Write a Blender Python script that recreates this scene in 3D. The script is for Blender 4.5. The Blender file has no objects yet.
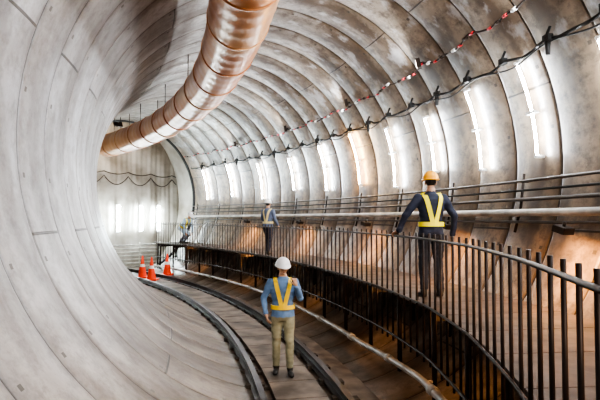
import bpy, bmesh, math, random
from mathutils import Vector, Matrix, noise
from mathutils.bvhtree import BVHTree
random.seed(7)
sc = bpy.context.scene
COL = sc.collection
CX, CY = -29.43, 0.9
RC, RT, ZC = 30.3, 3.4, 3.3
D = math.radians
RING = 1.75
SM = RC*D(1)

def P(phi, rho, z):
    a = D(phi)
    return Vector((CX+rho*math.cos(a), CY+rho*math.sin(a), z))
def L(phi, th, off=0.0):
    t = D(th); r = RT-off
    return P(phi, RC+r*math.cos(t), ZC+r*math.sin(t))

# ---------------- materials
def mat(name, col, rough=0.6, metal=0.0, var=0.15, scale=6.0, bump=0.0, col2=None, emit=None, es=0.0, spec=0.5):
    m = bpy.data.materials.new(name); m.use_nodes = True
    nt = m.node_tree; n = nt.nodes; l = nt.links
    b = n['Principled BSDF']
    b.inputs['Roughness'].default_value = rough
    b.inputs['Metallic'].default_value = metal
    b.inputs['Specular IOR Level'].default_value = spec
    tc = n.new('ShaderNodeTexCoord')
    nz = n.new('ShaderNodeTexNoise'); nz.inputs['Scale'].default_value = scale; nz.inputs['Detail'].default_value = 5
    l.new(tc.outputs['Object'], nz.inputs['Vector'])
    rp = n.new('ShaderNodeValToRGB')
    c2 = col2 if col2 else tuple(c*(1-var*2) for c in col)
    rp.color_ramp.elements[0].position = .35; rp.color_ramp.elements[1].position = .65
    rp.color_ramp.elements[0].color = (*c2, 1); rp.color_ramp.elements[1].color = (*col, 1)
    l.new(nz.outputs['Fac'], rp.inputs['Fac']); l.new(rp.outputs['Color'], b.inputs['Base Color'])
    if bump:
        bp = n.new('ShaderNodeBump'); bp.inputs['Strength'].default_value = bump; bp.inputs['Distance'].default_value = .02
        l.new(nz.outputs['Fac'], bp.inputs['Height']); l.new(bp.outputs['Normal'], b.inputs['Normal'])
    if emit:
        b.inputs['Emission Color'].default_value = (*emit, 1); b.inputs['Emission Strength'].default_value = es
    return m

def lining_material():
    m = bpy.data.materials.new('segment_lining'); m.use_nodes = True
    nt = m.node_tree; n = nt.nodes; l = nt.links; b = n['Principled BSDF']
    uv = n.new('ShaderNodeUVMap'); uv.uv_map = 'UVMap'
    sp = n.new('ShaderNodeSeparateXYZ'); l.new(uv.outputs[0], sp.inputs[0])
    U, V = sp.outputs[0], sp.outputs[1]
    def mth(op, a, c=None, d=None):
        x = n.new('ShaderNodeMath'); x.operation = op
        for i, v in enumerate((a, c, d)):
            if v is None: continue
            if isinstance(v, (int, float)): x.inputs[i].default_value = v
            else: l.new(v, x.inputs[i])
        return x.outputs[0]
    def comb(a, c):
        x = n.new('ShaderNodeCombineXYZ'); l.new(a, x.inputs[0]); l.new(c, x.inputs[1]); return x.outputs[0]
    def ramp(src, stops):
        r = n.new('ShaderNodeValToRGB'); e = r.color_ramp.elements
        def c4(c): return (c, c, c, 1) if isinstance(c, (int, float)) else (*c, 1)
        e[0].position = stops[0][0]; e[0].color = c4(stops[0][1]); e[1].position = stops[-1][0]; e[1].color = c4(stops[-1][1])
        for p, c in stops[1:-1]: x = e.new(p); x.color = c4(c)
        l.new(src, r.inputs['Fac']); return r.outputs[0]
    def mix(t, f, a, c):
        x = n.new('ShaderNodeMixRGB'); x.blend_type = t
        for i, v in zip((0, 1, 2), (f, a, c)):
            if isinstance(v, (int, float)): x.inputs[i].default_value = v
            elif isinstance(v, tuple): x.inputs[i].default_value = (*v, 1)
            else: l.new(v, x.inputs[i])
        return x.outputs[0]
    def noise_(vec, sc_, det, ro=.6):
        x = n.new('ShaderNodeTexNoise'); x.inputs['Scale'].default_value = sc_; x.inputs['Detail'].default_value = det; x.inputs['Roughness'].default_value = ro
        l.new(vec, x.inputs['Vector']); return x.outputs['Fac']
    br = n.new('ShaderNodeTexBrick')
    br.inputs['Scale'].default_value = 1; br.inputs['Brick Width'].default_value = 4.27
    br.inputs['Row Height'].default_value = RING*SM; br.inputs['Mortar Size'].default_value = .018
    br.inputs['Mortar Smooth'].default_value = .4
    br.inputs['Color1'].default_value = (.76, .74, .72, 1); br.inputs['Color2'].default_value = (1.15, 1.15, 1.15, 1)
    br.inputs['Mortar'].default_value = (.20, .18, .16, 1)
    l.new(comb(V, U), br.inputs['Vector'])
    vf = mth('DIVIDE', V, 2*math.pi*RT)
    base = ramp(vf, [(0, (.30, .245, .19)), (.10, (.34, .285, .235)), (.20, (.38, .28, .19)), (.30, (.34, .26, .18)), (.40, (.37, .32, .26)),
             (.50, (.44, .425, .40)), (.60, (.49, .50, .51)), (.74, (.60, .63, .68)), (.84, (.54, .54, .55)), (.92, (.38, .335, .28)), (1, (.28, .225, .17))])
    wob = noise_(uv.outputs[0], 1.3, 3)
    n1 = noise_(comb(mth('ADD', mth('MULTIPLY', U, 2.2), mth('MULTIPLY', wob, 1.0)), mth('MULTIPLY', V, .5)), 1, 3, .5)
    n2 = noise_(uv.outputs[0], .6, 8, .65)
    n3 = noise_(uv.outputs[0], 4.5, 8, .75)
    samt = ramp(vf, [(0, .75), (.06, .7), (.12, .95), (.40, .95), (.52, .8), (.62, .5), (.84, .45), (.93, .8), (1, .8)])
    fac = mth('MULTIPLY', ramp(n1, [(.42, 0), (.64, 1)]), samt)
    c = mix('MIX', fac, base, (.12, .08, .05))
    g = mth('MULTIPLY', ramp(n3, [(.46, 0), (.64, 1)]), mth('MULTIPLY', samt, .9))
    c = mix('MIX', g, c, (.08, .058, .042))
    n4 = noise_(comb(mth('MULTIPLY', U, 1.4), mth('MULTIPLY', V, .9)), 1.7, 5, .6)
    c = mix('MIX', mth('MULTIPLY', ramp(n4, [(.54, 0), (.64, 1)]), ramp(vf, [(.28, 0), (.36, .7), (.5, .6), (.62, 0)])), c, (.64, .66, .69))
    c = mix('MULTIPLY', 1.0, c, br.outputs['Color'])
    c = mix('MULTIPLY', .9, c, ramp(n2, [(.32, (.38, .34, .31)), (.6, 1.0)]))
    fu = mth('FRACT', mth('DIVIDE', U, RING*SM)); fv = mth('FRACT', mth('DIVIDE', V, .89))
    edge = mth('ABSOLUTE', mth('SUBTRACT', fu, .5))
    c = mix('MIX', mth('MULTIPLY', mth('MULTIPLY', ramp(edge, [(.36, 0), (.5, 1)]), samt), .55), c, (.10, .068, .042))
    a = mth('LESS_THAN', mth('ABSOLUTE', mth('SUBTRACT', fu, .13)), .03)
    d = mth('LESS_THAN', mth('ABSOLUTE', mth('SUBTRACT', fv, .5)), .03)
    pk = mth('MULTIPLY', a, d)
    c = mix('MIX', mth('MULTIPLY', pk, .85), c, (.05, .04, .03))
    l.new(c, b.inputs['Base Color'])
    b.inputs['Specular IOR Level'].default_value = .65
    rr = n.new('ShaderNodeMapRange'); rr.inputs['To Min'].default_value = .20; rr.inputs['To Max'].default_value = .50
    l.new(n1, rr.inputs['Value']); l.new(rr.outputs[0], b.inputs['Roughness'])
    bp = n.new('ShaderNodeBump'); bp.inputs['Strength'].default_value = .7; bp.inputs['Distance'].default_value = .02
    h = mth('SUBTRACT', mth('ADD', mth('MULTIPLY', n2, .5), mth('MULTIPLY', n3, .25)), mth('ADD', br.outputs['Fac'], pk))
    l.new(h, bp.inputs['Height']); l.new(bp.outputs['Normal'], b.inputs['Normal'])
    return m

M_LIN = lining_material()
M_DARK = mat('dark_steel', (.05, .035, .028), .5, .6)
M_BLACK = mat('black_rubber', (.02, .02, .02), .6)
M_RAIL = mat('rail_steel', (.06, .045, .038), .35, .8, col2=(.03, .02, .015))
M_RUSTP = mat('bar_steel', (.05, .03, .022), .45, .5, col2=(.02, .015, .013), scale=3)
M_PIPEL = mat('pale_pipe', (.58, .55, .50), .4, .1, var=.25, scale=3)
M_PIPED = mat('dark_pipe', (.10, .08, .065), .45, .3)
M_DECK = mat('deck_grating', (.11, .075, .055), .65, .2, col2=(.045, .032, .024), bump=.6, scale=3)
M_FLOOR = mat('invert_concrete', (.22, .18, .145), .6, col2=(.085, .066, .05), scale=2.6, bump=.8)
M_SLEEP = mat('sleeper', (.10, .075, .055), .8, col2=(.04, .03, .022))
M_STREAK = mat('streak_glow', (.9, .9, .9), .4, emit=(.88, .94, 1), es=105)  # glow standing in for streaks reflected on the lining
M_STREAKW = mat('streak_glow_warm', (.9, .9, .9), .4, emit=(1, .60, .22), es=110)
M_TUBEF = mat('tube_lamp_far', (.9, .9, .9), .4, emit=(.80, .95, 1), es=80)
M_RED = mat('red_plastic', (.60, .04, .05), .5)
M_WHITE = mat('white_plastic', (.8, .8, .8), .4, var=.05)
M_ORANGE = mat('cone_orange', (.95, .07, .015), .5, var=.05)

def new_obj(name, bm, mats, smooth=False, parent=None):
    me = bpy.data.meshes.new(name); bm.to_mesh(me); bm.free()
    for m in (mats if isinstance(mats, (list, tuple)) else [mats]): me.materials.append(m)
    if smooth:
        for p in me.polygons: p.use_smooth = True
    o = bpy.data.objects.new(name, me); COL.objects.link(o)
    if parent: o.parent = parent
    return o
def empty(name, loc=(0, 0, 0)):
    e = bpy.data.objects.new(name, None); e.location = loc; e.empty_display_size = .3; COL.objects.link(e); return e
def pobj(name, bm, mats, parent, smooth=False):
    o = new_obj(name, bm, mats, smooth); o.parent = parent
    o.matrix_parent_inverse = Matrix.Translation(-parent.location); return o

def tube(bm, pts, rad, n=10, mi=0, cap=True):
    rads = rad if isinstance(rad, (list, tuple)) else [rad]*len(pts)
    rings = []
    for i, p in enumerate(pts):
        t = (pts[min(i+1, len(pts)-1)]-pts[max(i-1, 0)]).normalized()
        up = Vector((0, 0, 1)) if abs(t.z) < .9 else Vector((0, 1, 0))
        s = t.cross(up).normalized(); u = s.cross(t)
        rings.append([bm.verts.new(p+rads[i]*(math.cos(2*math.pi*k/n)*s+math.sin(2*math.pi*k/n)*u)) for k in range(n)])
    for a, b in zip(rings, rings[1:]):
        for k in range(n):
            f = bm.faces.new((a[k], a[(k+1) % n], b[(k+1) % n], b[k])); f.material_index = mi; f.smooth = True
    if cap:
        f = bm.faces.new(rings[0][::-1]); f.material_index = mi
        f = bm.faces.new(rings[-1]); f.material_index = mi
def box(bm, c, ax, ay, az, mi=0):
    v = [bm.verts.new(c+sx*ax+sy*ay+sz*az) for sx in (-1, 1) for sy in (-1, 1) for sz in (-1, 1)]
    for f in ((0, 1, 3, 2), (4, 6, 7, 5), (0, 4, 5, 1), (2, 3, 7, 6), (0, 2, 6, 4), (1, 5, 7, 3)):
        fc = bm.faces.new([v[i] for i in f]); fc.material_index = mi
def frange(a, b, s):
    out = []; x = a
    while x < b-1e-6: out.append(x); x += s
    out.append(b); return out
def rad_v(phi): a = D(phi); return Vector((math.cos(a), math.sin(a), 0))
def tan_v(phi): a = D(phi); return Vector((-math.sin(a), math.cos(a), 0))
Z = Vector((0, 0, 1))

# ---------------- tunnel lining
PH0 = -24.5; NR = 39; PH1 = PH0+NR*RING
def make_lining():
    bm = bmesh.new(); uvl = bm.loops.layers.uv.new('UVMap')
    offs = [0, .025, .05, .2, .35, .5, .65, .8, .95, .975]
    phis = []
    for r in range(NR):
        for o in offs: phis.append((PH0+(r+o)*RING, o))
    phis.append((PH1, 0))
    NT = 112
    grid = []
    for ph, f in phis:
        row = []
        for k in range(NT+1):
            th = -90+360*k/NT
            up = max(0, math.cos(D(th-45)))
            bulge = (.012+.026*up)*(1-(2*f-1)**2)
            g = -.025 if f in (0,) else 0
            row.append((bm.verts.new(L(ph, th, bulge+g)), D(ph)*RC, D(th+90)*RT))
        grid.append(row)
    for a, b in zip(grid, grid[1:]):
        for k in range(NT):
            q = (a[k], b[k], b[k+1], a[k+1])
            f = bm.faces.new([x[0] for x in q]); f.smooth = True
            for lp, x in zip(f.loops, q): lp[uvl].uv = (x[1]+30*RING*SM, x[2])
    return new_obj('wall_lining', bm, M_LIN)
make_lining()
bm = bmesh.new()
tube(bm, [L(PH1+.15, a, -.02) for a in frange(-90, 270, 4)], .09, 8)
new_obj('trim_1', bm, M_BLACK)

bm = bmesh.new()
ph = frange(PH0, PH1, .5)
for a, b in zip(ph, ph[1:]):
    w = (29.42, 31.05)
    bm.faces.new([bm.verts.new(P(x, r, .0)) for x, r in ((a, w[0]), (a, w[1]), (b, w[1]), (b, w[0]))])
bmesh.ops.remove_doubles(bm, verts=bm.verts, dist=1e-4)
new_obj('floor', bm, M_FLOOR)

# ---------------- far chamber
CH0, CH1 = PH1, 48.5
M_SHEET = mat('membrane_sheet', (.38, .35, .31), .45, col2=(.17, .145, .115), scale=.9, bump=.6)
bm = bmesh.new()
rows = []
for x in frange(CH0, CH1, .5):
    rows.append([bm.verts.new(P(x, RC+4.3*math.cos(D(t)), ZC+4.3*math.sin(D(t)))) for t in frange(-50, 230, 5)])
for a, b in zip(rows, rows[1:]):
    for k in range(len(a)-1):
        f = bm.faces.new((a[k], b[k], b[k+1], a[k+1])); f.smooth = True
new_obj('wall_chamber', bm, M_SHEET)
bm = bmesh.new()
cols = []
for i in range(161):
    u = -4.5+9*i/160
    fold = .05*abs(math.sin(u*4.2))+.012*math.sin(u*23)
    cols.append([bm.verts.new(P(CH1, RC+u, z)-tan_v(CH1)*(fold*(.5+.5*z/8)+.03*math.sin(z*1.7+u))) for z in frange(0, 8, .5)])
for a, b in zip(cols, cols[1:]):
    for k in range(len(a)-1):
        f = bm.faces.new((a[k], a[k+1], b[k+1], b[k])); f.smooth = True
new_obj('wall_end', bm, M_SHEET)
bm = bmesh.new()
bm.faces.new([bm.verts.new(p) for p in (P(CH0, RC-4.4, -.01), P(CH0, RC+4.4, -.01), P(CH1, RC+4.4, -.01), P(CH1, RC-4.4, -.01))])
new_obj('floor_chamber', bm, M_FLOOR)
bm = bmesh.new()
A = [bm.verts.new(L(PH1+.02, t, -.03)) for t in frange(-90, 270, 5)]
B = [bm.verts.new(P(PH1+.02, RC+4.35*math.cos(D(t)), ZC+4.35*math.sin(D(t)))) for t in frange(-90, 270, 5)]
for k in range(len(A)-1): bm.faces.new((A[k], A[k+1], B[k+1], B[k]))
new_obj('trim_2', bm, M_DARK)
bm = bmesh.new()
for base, sag in ((4.45, .42), (4.65, .12)):
    pts = []
    for i in range(91):
        u = -4+8*i/90; f = (u/1.25) % 1
        pts.append(P(CH1, RC+u, base-sag*4*f*(1-f))-tan_v(CH1)*.16)
    tube(bm, pts, .024, 6)
new_obj('draped_cable', bm, M_DARK)
for u in (-1.35, -.55, .7, 1.9, 2.9):
    e = empty('strip_lamp_streak', P(CH1, RC+u, 2.4)-tan_v(CH1)*.3)
    bm = bmesh.new(); tube(bm, [Vector((0, 0, -.6)), Vector((0, 0, .6))], .07, 8)
    new_obj('tube', bm, M_TUBEF, parent=e)
    bm = bmesh.new(); r_, t_ = rad_v(CH1), tan_v(CH1)
    box(bm, t_*.14, r_*.03, t_*.03, Z*.68)
    for s in (-.64, .64): box(bm, Z*s+t_*.06, r_*.05, t_*.09, Z*.03)
    new_obj('housing', bm, M_WHITE, parent=e)
bm = bmesh.new()
for i in range(7):
    z = .12+i*.17
    tube(bm, [P(46.9, 28.6, z), P(46.9, 32.9, z)], .032, 8)
for r in (28.6, 30.2, 31.8, 32.9): tube(bm, [P(46.95, r, 0), P(46.95, r, 1.25)], .04, 8)
new_obj('pipe_barrier', bm, M_PIPEL)

# ---------------- rails
RAILS = (30-.53, 30+.53)
prof = [(-.075, 0), (.075, 0), (.075, .02), (.016, .035), (.016, .11), (.042, .12), (.042, .155), (-.042, .155), (-.042, .12), (-.016, .11), (-.016, .035), (-.075, .02)]
track = empty('railway_track', P(10, 30, 0))
for i, r in enumerate(RAILS):
    bm = bmesh.new(); prev = None
    for x in frange(-8, 46.5, .5):
        ring = [bm.verts.new(P(x, r+a, .04+b)) for a, b in prof]
        if prev:
            for k in range(len(prof)):
                bm.faces.new((prev[k], prev[(k+1) % 12], ring[(k+1) % 12], ring[k]))
        prev = ring
    pobj('rail_%d' % (i+1), bm, M_RAIL, track)
bm = bmesh.new()
for x in frange(-8, 46.5, 1.35):
    r_, t_ = rad_v(x), tan_v(x)
    box(bm, P(x, 30, .02), r_*.76, t_*.075, Z*.025)
    for r in RAILS:
        for s in (-.1, .1): box(bm, P(x, r+s, .06), r_*.03, t_*.05, Z*.02)
pobj('sleepers', bm, M_SLEEP, track)
bm = bmesh.new()
for x in frange(-8, 45.5, 1.35):
    x0, x1 = x+.02, x+1.33
    q = [(x0, 29.66), (x0, 30.34), (x1, 30.34), (x1, 29.66)]
    t_ = [bm.verts.new(P(a, b, .085)) for a, b in q]; b_ = [bm.verts.new(P(a, b, .0)) for a, b in q]
    bm.faces.new(t_)
    for k in range(4): bm.faces.new((t_[k], b_[k], b_[(k+1) % 4], t_[(k+1) % 4]))
pobj('infill_slabs', bm, M_FLOOR, track)

# ---------------- walkway
def rr(phi):
    ks = [(-8, 30.5), (1.6, 30.55), (4.3, 30.95), (7, 31.28), (9.8, 31.5), (13, 31.55), (60, 31.55)]
    for (a, ra), (b, rb) in zip(ks, ks[1:]):
        if phi <= b:
            t = (phi-a)/(b-a); return ra+(rb-ra)*t
    return 31.55
DZ = 1.3
WP0, WP1 = -1.5, 43.5
xs = frange(WP0, WP1, .5)
bm = bmesh.new()
outer = 32.97
xd = frange(WP0, WP1, 1.5)
for a, b in zip(xd, xd[1:]):
    b2 = b-.02
    m_ = (a+b2)/2
    q = [(a, rr(a)+.03), (a, outer), (m_, outer), (b2, outer), (b2, rr(b2)+.03), (m_, rr(m_)+.03)]
    top = [bm.verts.new(P(x, r, DZ)) for x, r in q]; bot = [bm.verts.new(P(x, r, DZ-.04)) for x, r in q]
    bm.faces.new(top); bm.faces.new(bot[::-1])
    for k in range(6): bm.faces.new((top[k], bot[k], bot[(k+1) % 6], top[(k+1) % 6]))
deck_parent = empty('raised_walkway', P(15, 32.3, DZ))
pobj('deck', bm, M_DECK, deck_parent)
bm = bmesh.new()
for x in frange(WP0+.3, WP1-.3, 2.2):
    r = rr(x)
    zl = ZC-math.sqrt(max(0, RT**2-(r+.06-RC)**2))
    tube(bm, [P(x, r+.06, zl+.01), P(x, r+.06, DZ-.05)], .035, 8)
    box(bm, P(x, (r+32.9)/2+.03, DZ-.10), rad_v(x)*((32.9-r)/2-.03), tan_v(x)*.04, Z*.055)
    rm = 32.4; zl = ZC-math.sqrt(RT**2-(rm-RC)**2)
    tube(bm, [P(x, rm, zl), P(x, rm, DZ-.08)], .04, 8)
pobj('supports', bm, M_DARK, deck_parent)

rail_parent = empty('walkway_railing', P(15, 31.55, DZ))
bm = bmesh.new()
RTZ = 2.16
x = WP0+.1
while x < WP1:
    tube(bm, [P(x, rr(x)-.02, .60 if x > 4 else .95), P(x, rr(x)-.02, RTZ+.07)], .015, 6)
    x += .225/31.5*57.3
pobj('balusters', bm, M_RUSTP, rail_parent)
bm = bmesh.new()
for z, r in ((RTZ, .016), (DZ+.03, .014), (.70, .02)):
    tube(bm, [P(x, rr(x)-.045, z if (z > 1 or x > 4) else .98) for x in xs], r, 8)
pobj('rails', bm, M_RUSTP, rail_parent)

bm = bmesh.new()
def pz(x): return .30+.38*max(0, min(1, (14-x)/11))
tube(bm, [P(x, rr(x)-.13, pz(x)) for x in xs], .045, 10)
for x in frange(WP0+1, WP1-1, 3.1):
    tube(bm, [P(x-.12, rr(x)-.13, pz(x)), P(x+.12, rr(x)-.13, pz(x))], .062, 10)
for x in frange(WP0+.3, WP1-.3, 2.2):
    tube(bm, [P(x, rr(x)-.13, pz(x)-.05), P(x, rr(x)+.03, pz(x)-.05)], .02, 6)
new_obj('water_pipe', bm, M_PIPEL)

# ---------------- wall pipes
def wall_line(name, z, off, r, m, x0=-3, x1=43.7):
    bm = bmesh.new(); pts = []
    for x in frange(x0, x1, .35):
        c = math.sqrt(RT**2-(z-ZC)**2)-off
        pts.append(P(x, RC+c, z))
    tube(bm, pts, r, 8)
    return new_obj(name, bm, m)
wall_line('service_pipe', 2.50, .20, .055, M_PIPEL)
wall_line('handrail_pipe', 2.98, .20, .022, M_PIPED)
wall_line('cable_conduit', 2.84, .16, .018, M_BLACK)
wall_line('cable_conduit', 2.70, .18, .028, M_PIPED)
wall_line('cable_conduit', 2.36, .14, .022, M_PIPED)
bm = bmesh.new()
for x in frange(-2.3, 43, 3.5):
    pts = [P(x, RC+math.sqrt(RT**2-(z-ZC)**2)-.10, z) for z in (2.2, 2.6, 3.1)]
    tube(bm, pts, .022, 6)
    for z in (2.52, 2.98): box(bm, P(x, RC+math.sqrt(RT**2-(z-ZC)**2)-.12, z), rad_v(x)*.09, tan_v(x)*.02, Z*.015)
new_obj('pipe_brackets', bm, M_DARK)

# ---------------- string cables
c2 = empty('power_cable', L(15, 27, .15))
bm = bmesh.new(); pts = []; x = -6.0
while x < 43:
    f = ((x+6)/1.75) % 1
    pts.append(L(x, 27.5-1.3*4*f*(1-f)+.25*math.sin(x*5.1), .16+.03*math.sin(x*9))); x += .12
tube(bm, pts, .022, 6); pobj('cable', bm, M_BLACK, c2)
bm = bmesh.new(); x = -6; i = 0
while x < 43:
    q = L(x, 27.4, .16)
    tube(bm, [L(x, 29.5, .05), L(x, 27.5, .2)], .02, 6)
    box(bm, q, rad_v(x)*.04, tan_v(x)*.06, Z*.045)
    if i % 3 == 0: tube(bm, [q, q-Z*.22], [.04, .03], 8)
    x += 1.75; i += 1
pobj('clamps', bm, M_BLACK, c2)
bm = bmesh.new(); pts = []; x = -6
while x < 43:
    pts.append(L(x, 25.6+.9*math.sin(x*2.1), .2)); x += .2
tube(bm, pts, .013, 6); pobj('secondary_cable', bm, M_BLACK, c2)
c1 = empty('marker_rope', L(15, 38, .15))
bm = bmesh.new(); pts = []; x = -6
def rope(x):
    f = ((x+6)/2.6) % 1; return L(x, 38.5-1.5*4*f*(1-f)+.3*math.sin(x*4.3), .17)
while x < 43: pts.append(rope(x)); x += .12
tube(bm, pts, .017, 6); pobj('cable', bm, M_DARK, c1)
bm = bmesh.new(); x = -6; i = 0
while x < 43:
    q = rope(x)
    if i % 5 < 4: tube(bm, [q+tan_v(x)*.05, q-tan_v(x)*.05], .028 if i % 2 else .022, 6, mi=(0, 1, 0, 2)[i % 4])
    i += 1; x += .36
pobj('markers', bm, [M_RED, M_WHITE, M_DARK], c1)

# ---------------- wall light streaks, as glowing tubes
LPH = [2.5, 5.6, 8.5, 11.1, 13.6, 16.3, 19.2, 22.3, 25.7, 29.5, 33.6, 37.8, 41.5]
for i, x in enumerate(LPH):  # tubes added in place of the bright lamp reflections on each ring
    e = empty('strip_lamp_streak', L(x, 12, .1))
    hi = (24, 21, 22, 25)[i % 4]; lo = (0, 2, -2, 1)[i % 4]
    bm = bmesh.new()
    tube(bm, [L(x, a, .14) for a in frange(lo, hi, 4)], .019, 8)
    pobj('tube', bm, M_STREAKW if i in (7,) else M_STREAK, e)
    bm = bmesh.new()
    for a in (lo-.5, hi+.5): tube(bm, [L(x, a, .17), L(x, a, .02)], .025, 8)
    q = L(x, 12, .15)
    box(bm, q, rad_v(x)*.03, tan_v(x)*.10, Z*.02); box(bm, L(x, 12, .08), rad_v(x)*.055, tan_v(x)*.02, Z*.015)
    pobj('bracket', bm, M_WHITE, e)

# ---------------- added fill floods and warm deck lamps
def flood(p, aim, power, col, size=.34):
    aim = aim.normalized()
    e = empty('flood_fill_lamp', p)
    e.rotation_mode = 'QUATERNION'; e.rotation_quaternion = aim.to_track_quat('-Z', 'Y')
    bm = bmesh.new(); h = size/2+.012
    X_, Y_ = Vector((1, 0, 0)), Vector((0, 1, 0))
    box(bm, Z*.05, X_*h, Y_*h, Z*.012)
    for a, b in ((X_, Y_), (Y_, X_)):
        for s in (-1, 1): box(bm, a*s*h+Z*.02, a*.008, b*h, Z*.04)
    tube(bm, [Z*.06, Z*.12], .02, 8)
    new_obj('housing', bm, M_DARK, parent=e)
    ld = bpy.data.lights.new('lamp', 'AREA'); ld.shape = 'SQUARE'; ld.size = size; ld.energy = power; ld.color = col
    lo = bpy.data.objects.new('lamp', ld); COL.objects.link(lo); lo.parent = e
cool = (.94, .97, 1); warm = (1, .52, .19); mid = (1, .93, .84)
for x, pw in ((-10, 140), (-5, 100)):  # unseen floods behind the camera, added as fill
    flood(L(x, 55, .35), -rad_v(x)*.35+tan_v(x)*.9-Z*.10, pw, mid)
for x, pw in ((3, 75), (9, 85), (15, 85), (21, 80), (28, 80), (35, 80)):  # added floods, turned away from the camera, to brighten the left wall
    flood(L(x, 39.5, .2), -rad_v(x)*.85+tan_v(x)*.5-Z*.20, pw, cool, .14)
for x, pw in ((1, 45), (5, 55), (9, 36), (14, 22), (20, 24), (27, 26), (34, 26)):
    flood(P(x, 33.02, 2.26), -rad_v(x)*.05+tan_v(x)*.25-Z*.9, pw, warm, .14)
for x, pw in ((4, 8), (9, 8), (14, 7), (21, 7), (29, 8), (37, 8)):
    flood(P(x, 32.1, 1.12), -rad_v(x)*.9+tan_v(x)*.35-Z*.5, pw, warm, .12)
flood(P(44.6, 30.0, 6.6), tan_v(45)*.9-Z*.5, 75, (1, .86, .68))  # added lamp that brightens the far end wall

# ---------------- ventilation duct
M_DUCT = mat('stained_warm_lit_duct', (.68, .38, .19), .28, .1, col2=(.46, .13, .025), scale=.9, bump=.3)  # rust stains, with the warm orange light on the duct mixed into the colour
dpar = empty('ventilation_duct', P(15, 29.25, 5.45))
bm = bmesh.new(); pts = []; rads = []; x = -14.0; DR = .47
while x < 43.3:
    pts.append(P(x, 29.25, 5.45))
    rads.append(DR-.008*abs(math.sin(x*math.pi*1.4))); x += .12
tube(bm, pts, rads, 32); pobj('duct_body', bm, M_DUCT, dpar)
bm = bmesh.new()
for x in frange(-13, 42, 2.9):
    tube(bm, [P(x-.05, 29.25, 5.45), P(x+.05, 29.25, 5.45)], DR+.012, 32)
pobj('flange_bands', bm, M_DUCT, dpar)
bm = bmesh.new()
for x in frange(-12, 42, 5.8):
    for s in (-.3, .3):
        rho = 29.25+s; zt = ZC+math.sqrt(RT**2-(rho-RC)**2)
        tube(bm, [P(x, rho, 5.7), P(x, rho, zt)], .012, 6)
pobj('hangers', bm, M_DARK, dpar)

# ---------------- cones
def cone(p, s=1.0):
    bm = bmesh.new()
    box(bm, Vector((0, 0, .02)), Vector((.19, 0, 0)), Vector((0, .19, 0)), Z*.02, 0)
    prof = [(.14, .04, 0), (.115, .2, 0), (.085, .36, 1), (.06, .45, 0), (.03, .68, 0), (.02, .72, 0)]
    rings = [[bm.verts.new((r*math.cos(k*math.pi/10), r*math.sin(k*math.pi/10), z)) for k in range(20)] for r, z, _ in prof]
    for i in range(len(prof)-1):
        for k in range(20):
            f = bm.faces.new((rings[i][k], rings[i][(k+1) % 20], rings[i+1][(k+1) % 20], rings[i+1][k])); f.material_index = prof[i][2]; f.smooth = True
    bm.faces.new(rings[-1])
    o = new_obj('traffic_cone', bm, [M_ORANGE, M_WHITE]); o.location = p; o.scale = (s, s, s); return o
for X, Y in ((-6.15, 19.6), (-5.60, 18.95), (-5.45, 20.6)):
    cone((X, Y, .087), 1.2)

# ---------------- people
def loft(secs, n=16):
    V = []; F = []
    m = len(secs)
    for i, (c, rx, ry) in enumerate(secs):
        t = (secs[min(i+1, m-1)][0]-secs[max(i-1, 0)][0]).normalized()
        s = Vector((1, 0, 0)); s = s-t*s.dot(t)
        if s.length < .2: s = Vector((0, 1, 0)); s = s-t*s.dot(t)
        s.normalize(); u = t.cross(s)
        for k in range(n):
            a = 2*math.pi*k/n; V.append(c+s*rx*math.cos(a)+u*ry*math.sin(a))
    for i in range(m-1):
        for k in range(n):
            F.append((i*n+k, i*n+(k+1) % n, (i+1)*n+(k+1) % n, (i+1)*n+k))
    F.append(tuple(range(n))[::-1]); F.append(tuple((m-1)*n+k for k in range(n)))
    return V, F
def ball(c, rx, ry, rz, n=14):
    V = []; F = []
    m = 10
    V.append(c-Vector((0, 0, rz)))
    for i in range(1, m):
        p = -math.pi/2+math.pi*i/m
        for k in range(n):
            a = 2*math.pi*k/n
            V.append(c+Vector((rx*math.cos(p)*math.cos(a), ry*math.cos(p)*math.sin(a), rz*math.sin(p))))
    V.append(c+Vector((0, 0, rz)))
    for k in range(n): F.append((0, 1+(k+1) % n, 1+k))
    for i in range(m-2):
        for k in range(n):
            F.append((1+i*n+k, 1+i*n+(k+1) % n, 1+(i+1)*n+(k+1) % n, 1+(i+1)*n+k))
    T = len(V)-1; b = 1+(m-2)*n
    for k in range(n): F.append((b+k, b+(k+1) % n, T))
    return V, F
def limb(pts, rads):
    out = []
    secs = []
    for i in range(len(pts)-1):
        for j in range(4):
            t = j/4; r = rads[i]+(rads[i+1]-rads[i])*t; secs.append((pts[i].lerp(pts[i+1], t), r, r))
    secs.append((pts[-1], rads[-1], rads[-1]))
    out.append(loft(secs))
    for p, r in zip(pts, rads): out.append(ball(p, r, r, r))
    return out
def merge(parts, voxel, smooth_it=3):
    V = []; F = []
    for v, f in parts:
        o = len(V); V += v; F += [tuple(i+o for i in q) for q in f]
    me = bpy.data.meshes.new('tmp'); me.from_pydata([tuple(v) for v in V], [], F)
    bm = bmesh.new(); bm.from_mesh(me); bmesh.ops.recalc_face_normals(bm, faces=bm.faces); bm.to_mesh(me); bm.free()
    o = bpy.data.objects.new('tmp', me); COL.objects.link(o)
    r = o.modifiers.new('r', 'REMESH'); r.mode = 'VOXEL'; r.voxel_size = voxel
    s = o.modifiers.new('s', 'SMOOTH'); s.factor = .5; s.iterations = smooth_it
    dg = bpy.context.evaluated_depsgraph_get()
    out = bpy.data.meshes.new_from_object(o.evaluated_get(dg))
    bpy.data.objects.remove(o); bpy.data.meshes.remove(me)
    for p in out.polygons: p.use_smooth = True
    return out
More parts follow.
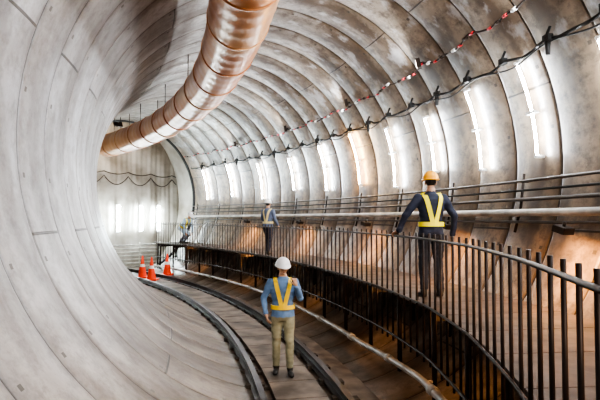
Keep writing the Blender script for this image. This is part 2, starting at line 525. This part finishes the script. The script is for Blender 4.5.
def seg_d(p, a, b):
    ab = b-a; t = max(0, min(1, (p-a).dot(ab)/max(ab.length_squared, 1e-9))); return (p-(a+ab*t)).length
def hand_mesh(wr, d, nrm, side, curl):
    d = d.normalized(); nrm = (nrm-d*nrm.dot(d)).normalized(); xx = d.cross(nrm)*side
    def W(x, y, z): return wr+xx*x+d*y+nrm*z
    parts = []
    parts += limb([W(0, -.03, 0), W(0, .02, 0)], [.027, .026])
    for ox in (-.024, -.008, .008, .024): parts += limb([W(ox*.7, .02, 0), W(ox*1.05, .088, 0)], [.016, .0135])
    for ox, ln in ((.029, .074), (.010, .082), (-.010, .076), (-.028, .060)):
        p = (ox, .088, 0); a = 0; pts = [W(*p)]
        for fr in (.45, .3, .25):
            a += curl
            p = (p[0]+(ox*.06), p[1]+ln*fr*math.cos(a), p[2]+ln*fr*math.sin(a)); pts.append(W(*p))
        parts += limb(pts, [.010, .009, .0085, .007])
    parts += limb([W(.026, .022, .004), W(.048, .05, .012), W(.058, .078, .022), W(.058, .1, .03)], [.014, .012, .0105, .008])
    return merge(parts, .0055, 2)

SKIN = mat('skin', (.50, .30, .20), .5, var=.05)
HAIR = mat('hair', (.015, .012, .01), .6)
BOOT = mat('boots', (.03, .028, .026), .5)
LIP = mat('lips', (.30, .12, .09), .5)
def worker(loc, rotz, shirt, pants, helmet, vest, arms, legs, lean=0, scale=1.0, head_turn=0, head_tilt=0, radio=False, hands=None):
    root = empty('construction_worker', loc); root.rotation_euler = (0, 0, rotz); root.scale = (scale,)*3
    HP = Vector((0, 0, .93))
    Um = Matrix.Translation(HP) @ Matrix.Rotation(lean, 4, 'X') @ Matrix.Translation(-HP)
    legoff = legs.get('drop', 0)
    Um = Matrix.Translation((0, 0, -legoff)) @ Um
    ts = [(.82, .150, .115), (.88, .178, .132), (.95, .178, .132), (1.03, .165, .125), (1.13, .168, .12), (1.25, .188, .128), (1.35, .2, .125), (1.41, .19, .11), (1.46, .125, .088), (1.495, .07, .066), (1.56, .055, .057)]
    tV, tF = loft([(Vector((0, .0, z)), rx, ry) for z, rx, ry in ts], 24)
    bvh = BVHTree.FromPolygons([tuple(v) for v in tV], tF)
    parts = [([Um @ v for v in tV], tF)]; segs = []
    for s, key in ((1, 'L'), (-1, 'R')):
        sh = Vector((.185*s, 0, 1.405)); el = Vector(arms[key][0]); wr = Vector(arms[key][1])
        A = [Um @ p for p in (sh, el, wr)]
        parts += limb(A, [.068, .052, .040]); segs += [('shirt', A[0], A[1], .068), ('shirt', A[1], A[2], .05)]
        hp = Vector((.092*s, 0, .88-legoff)); kn = Vector(legs[key][0]); an = Vector(legs[key][1])
        parts += limb([hp, kn, an], [.1, .07, .056]); segs += [('pants', hp, kn, .09), ('pants', kn, an, .063)]
        yaw = legs[key][2] if len(legs[key]) > 2 else 0
        fd = Vector((math.sin(yaw), -math.cos(yaw), 0))
        b0 = an-fd*.045
        secs = [(b0, .036, .038), (b0+fd*.04, .044, .045), (b0+fd*.12, .043, .040), (b0+fd*.19, .046, .032), (b0+fd*.225, .03, .022)]
        secs = [(Vector((c.x, c.y, an.z-.09+ry)), rx, ry) for c, rx, ry in secs]
        parts.append(loft(secs)); parts += limb([an+Vector((0, 0, .05)), Vector((an.x, an.y, an.z-.04))], [.05, .045])
        segs += [('boot', secs[0][0], secs[-1][0], .04), ('boot', Vector((an.x, an.y, an.z-.04)), Vector((an.x, an.y, an.z-.02)), .05)]
        d = (A[2]-A[1]).normalized()
        hd = (hands or {}).get(key, {})
        if 'dir' in hd: d = (Um.to_3x3() @ Vector(hd['dir'])).normalized()
        nrm = Vector(hd.get('n', (-s, 0, 0)))
        hm = hand_mesh(A[2]+d*.03, d, nrm, hd.get('side', s), hd.get('curl', .45))
        hm.materials.append(SKIN)
        ho = bpy.data.objects.new('hand_'+key.lower(), hm); COL.objects.link(ho); ho.parent = root
        if radio and key == 'L':
            bm = bmesh.new(); c = A[2]+d*.1+nrm*.03
            box(bm, c, Vector((.03, 0, 0)), Vector((0, .018, 0)), Z*.07); tube(bm, [c+Vector((.015, 0, .07)), c+Vector((.015, 0, .19))], .007, 6)
            new_obj('radio', bm, M_BLACK, parent=root)
    body = merge(parts, .013, 4)
    Ui = Um.inverted()
    for m_ in (shirt, pants, BOOT, SKIN): body.materials.append(m_)
    for v in body.vertices:
        n_ = noise.noise(Vector(v.co)*9)*.012+noise.noise(Vector((v.co.x*6, v.co.y*6, v.co.z*22)))*.009
        v.co += v.normal*n_
    for p in body.polygons:
        c = p.center; best = ('torso', 1e9)
        for lb, a, b, r in segs:
            dd = seg_d(c, a, b)-r
            if dd < best[1]: best = (lb, dd)
        cu = Ui @ c
        td = 1e9
        if .8 < cu.z < 1.6: td = max(abs(cu.x)-.17, abs(cu.y)-.12)
        lb = 'torso' if td < best[1] else best[0]
        if lb == 'pants' and cu.z > .885: lb = 'torso'
        if lb == 'torso': idx = 3 if cu.z > 1.50 else (0 if cu.z > .885 else 1)
        else: idx = {'shirt': 0, 'pants': 1, 'boot': 2}[lb]
        if idx == 1 and c.z < .11 and lb != 'torso': idx = 2
        p.material_index = idx
    bo = bpy.data.objects.new('body', body); COL.objects.link(bo); bo.parent = root
    HM = Um @ Matrix.Translation((0, -.01, 1.55)) @ Matrix.Rotation(head_turn, 4, 'Z') @ Matrix.Rotation(head_tilt, 4, 'X')
    hp = []
    hp.append(ball(Vector((0, .01, .115)), .076, .095, .105)); hp.append(ball(Vector((0, -.03, .045)), .055, .058, .055))
    hp.append(ball(Vector((0, -.07, .005)), .025, .022, .018))
    hp += limb([Vector((0, -.083, .10)), Vector((0, -.108, .062))], [.010, .015])
    for s in (-1, 1):
        hp.append(ball(Vector((.078*s, .01, .075)), .010, .022, .034)); hp.append(ball(Vector((.04*s, -.065, .06)), .022, .018, .022))
        hp.append(ball(Vector((.032*s, -.08, .112)), .024, .012, .009))
    hp += limb([Vector((0, .02, -.06)), Vector((0, .01, .05))], [.052, .054])
    hm = merge([([HM @ v for v in a], b) for a, b in hp], .007, 3); hm.materials.append(SKIN); hm.materials.append(HAIR)
    Hi = HM.inverted()
    for p in hm.polygons:
        c = Hi @ p.center
        if (c.y > .03 and c.z > .035) or c.z > .15: p.material_index = 1
    ho = bpy.data.objects.new('head', hm); COL.objects.link(ho); ho.parent = root
    bm = bmesh.new()
    for s in (-1, 1):
        mt = HM @ Matrix.Translation((.031*s, -.079, .092)) @ Matrix.Diagonal((1.3, .6, .8, 1))
        bmesh.ops.create_uvsphere(bm, u_segments=8, v_segments=6, radius=.011, matrix=mt)
    new_obj('eyes', bm, HAIR, True, root)
    bm = bmesh.new(); bmesh.ops.create_uvsphere(bm, u_segments=10, v_segments=6, radius=.01, matrix=HM @ Matrix.Translation((0, -.086, .033)) @ Matrix.Diagonal((2.3, .8, .6, 1)))
    new_obj('mouth', bm, LIP, True, root)
    bm = bmesh.new(); n = 32; rows = []
    c0 = Vector((0, .012, .135))
    for i in range(9):
        p = i/8*math.pi/2*.98
        row = []
        for k in range(n):
            a = 2*math.pi*k/n
            ridge = 1+.03*(max(0, 1-abs(math.cos(a))*5))
            row.append(bm.verts.new(HM @ (c0+Vector((.112*math.cos(p)*math.cos(a), .135*math.cos(p)*math.sin(a), .115*math.sin(p)*ridge)))))
        rows.append(row)
    brim = []
    for k in range(n):
        a = 2*math.pi*k/n; fr = max(0, -math.sin(a))
        brim.append(bm.verts.new(HM @ (c0+Vector((.125*math.cos(a), .148*math.sin(a)-.045*fr**2, -.012-.012*fr)))))
    brim2 = [bm.verts.new(v.co+(HM.to_3x3() @ Vector((0, 0, -.008)))) for v in brim]
    for a_, b_ in zip([brim2, brim]+rows, [brim]+rows):
        for k in range(n): bm.faces.new((a_[k], a_[(k+1) % n], b_[(k+1) % n], b_[k]))
    bm.faces.new(rows[-1]); bm.faces.new(brim2[::-1])
    new_obj('helmet', bm, helmet, True, root)
    bm = bmesh.new()
    def hit(x, z, sgn):
        r = bvh.ray_cast(Vector((x, sgn*1.0, z)), Vector((0, -sgn, 0)))
        y = r[0].y if r[0] else 0
        return Vector((x, y+sgn*.020, z))
    def ribbon(L_, R_):
        prev = None
        for a, b in zip(L_, R_):
            cur = (bm.verts.new(Um @ a), bm.verts.new(Um @ b))
            if prev: bm.faces.new((prev[0], prev[1], cur[1], cur[0]))
            prev = cur
    for s in (-1, 1):
        for sg in (-1, 1):
            Lp = []; Rp = []
            for i in range(15):
                t = i/14; z = 1.43-.40*t
                xc = s*(.115-.085*min(1, t*1.15)); w = .032
                Lp.append(hit(xc-w, z, sg)); Rp.append(hit(xc+w, z, sg))
            ribbon([Vector((s*.115-.03, 0, 1.485))]+[Lp[0]]+Lp, [Vector((s*.115+.03, 0, 1.475))]+[Rp[0]]+Rp)
    Lp = []; Rp = []
    for k in range(41):
        a = 2*math.pi*k/40
        for zz, arr in ((1.0, Lp), (1.065, Rp)):
            o = Vector((math.cos(a), math.sin(a), 0)); r = bvh.ray_cast(Vector((0, 0, zz))+o, -o)
            arr.append((r[0] if r[0] else Vector((0, 0, zz)))+o*.017)
    ribbon(Lp, Rp)
    vo = new_obj('safety_vest', bm, vest, False, root)
    so = vo.modifiers.new('s', 'SOLIDIFY'); so.thickness = .006; so.offset = 0
    return root

VESTY = mat('vest_yellow', (.95, .84, .03), .5, var=.03)
VESTO = mat('vest_amber', (.95, .64, .03), .5, var=.03)
stand = {'L': ((.11, -.02, .49), (.12, .02, .09), .15), 'R': ((-.11, -.02, .49), (-.12, .02, .09), -.15)}
worker((-.26, 7.6, .085), D(4), mat('shirt_blue', (.17, .29, .50), .8, scale=9), mat('trousers_khaki', (.36, .35, .24), .85, scale=9),
       mat('helmet_white', (.80, .81, .82), .3, var=.03), VESTO,
       {'L': ((.27, -.02, 1.16), (.20, -.20, 1.36)), 'R': ((-.30, .06, 1.15), (-.26, -.10, .95))},
       {'L': ((.10, -.07, .50), (.11, -.06, .09), .1), 'R': ((-.10, .01, .49), (-.10, .07, .09), -.1)},
       head_turn=D(10), head_tilt=D(8), radio=True, scale=.97, hands={'L': {'dir': (-.25, -.2, .9), 'n': (-.4, .8, 0), 'curl': .8}})
worker((1.88, 7.18, DZ), D(180+6), mat('jacket_navy', (.025, .032, .06), .8, scale=9), mat('trousers_dark', (.022, .024, .034), .85, scale=9),
       mat('helmet_orange', (.90, .42, .03), .3, var=.03), VESTY,
       {'L': ((.37, -.04, 1.15), (.44, -.10, .945)), 'R': ((-.33, .05, 1.14), (-.33, -.03, .88))},
       stand, head_turn=D(-8), hands={'L': {'dir': (.2, -.85, -.25), 'n': (0, 0, -1), 'curl': .55, 'side': 1}})
worker((-.99, 15.5, DZ), D(150), mat('jacket_slate', (.14, .18, .28), .8), mat('trousers_navy', (.03, .035, .06), .85),
       mat('helmet_pale', (.8, .8, .8), .3, var=.03), mat('vest_pale', (.85, .72, .35), .5),
       {'L': ((.26, -.05, 1.15), (.22, -.26, 1.02)), 'R': ((-.30, .05, 1.15), (-.30, -.12, .95))},
       {'L': ((.10, -.12, .49), (.10, -.10, .09)), 'R': ((-.10, .0, .49), (-.10, .15, .09))}, scale=.95)
worker((-5.2, 22.1, DZ), D(60), mat('shirt_pale_blue', (.45, .58, .70), .8), mat('trousers_grey', (.16, .18, .22), .85),
       mat('helmet_white_far', (.8, .8, .8), .3, var=.03), VESTY,
       {'L': ((.26, -.25, 1.20), (.20, -.42, 1.05)), 'R': ((-.26, -.25, 1.20), (-.20, -.42, 1.05))},
       {'L': ((.12, -.30, .42), (.12, -.02, .09)), 'R': ((-.12, -.30, .42), (-.12, -.02, .09)), 'drop': .25}, lean=D(40), scale=1.0)

# ---------------- world + camera
w = bpy.data.worlds.new('World'); sc.world = w; w.use_nodes = True
w.node_tree.nodes['Background'].inputs[0].default_value = (.95, .95, 1, 1)
w.node_tree.nodes['Background'].inputs[1].default_value = .25
sc.view_settings.view_transform = 'AgX'
sc.view_settings.look = 'AgX - High Contrast'
sc.view_settings.exposure = .6
cam = bpy.data.cameras.new('Camera'); co = bpy.data.objects.new('Camera', cam); COL.objects.link(co)
co.location = (0, 0, 2.42); cam.lens = 30; cam.sensor_width = 36; cam.clip_start = .05
co.rotation_euler = (D(90+2.06), 0, 0)
sc.camera = co
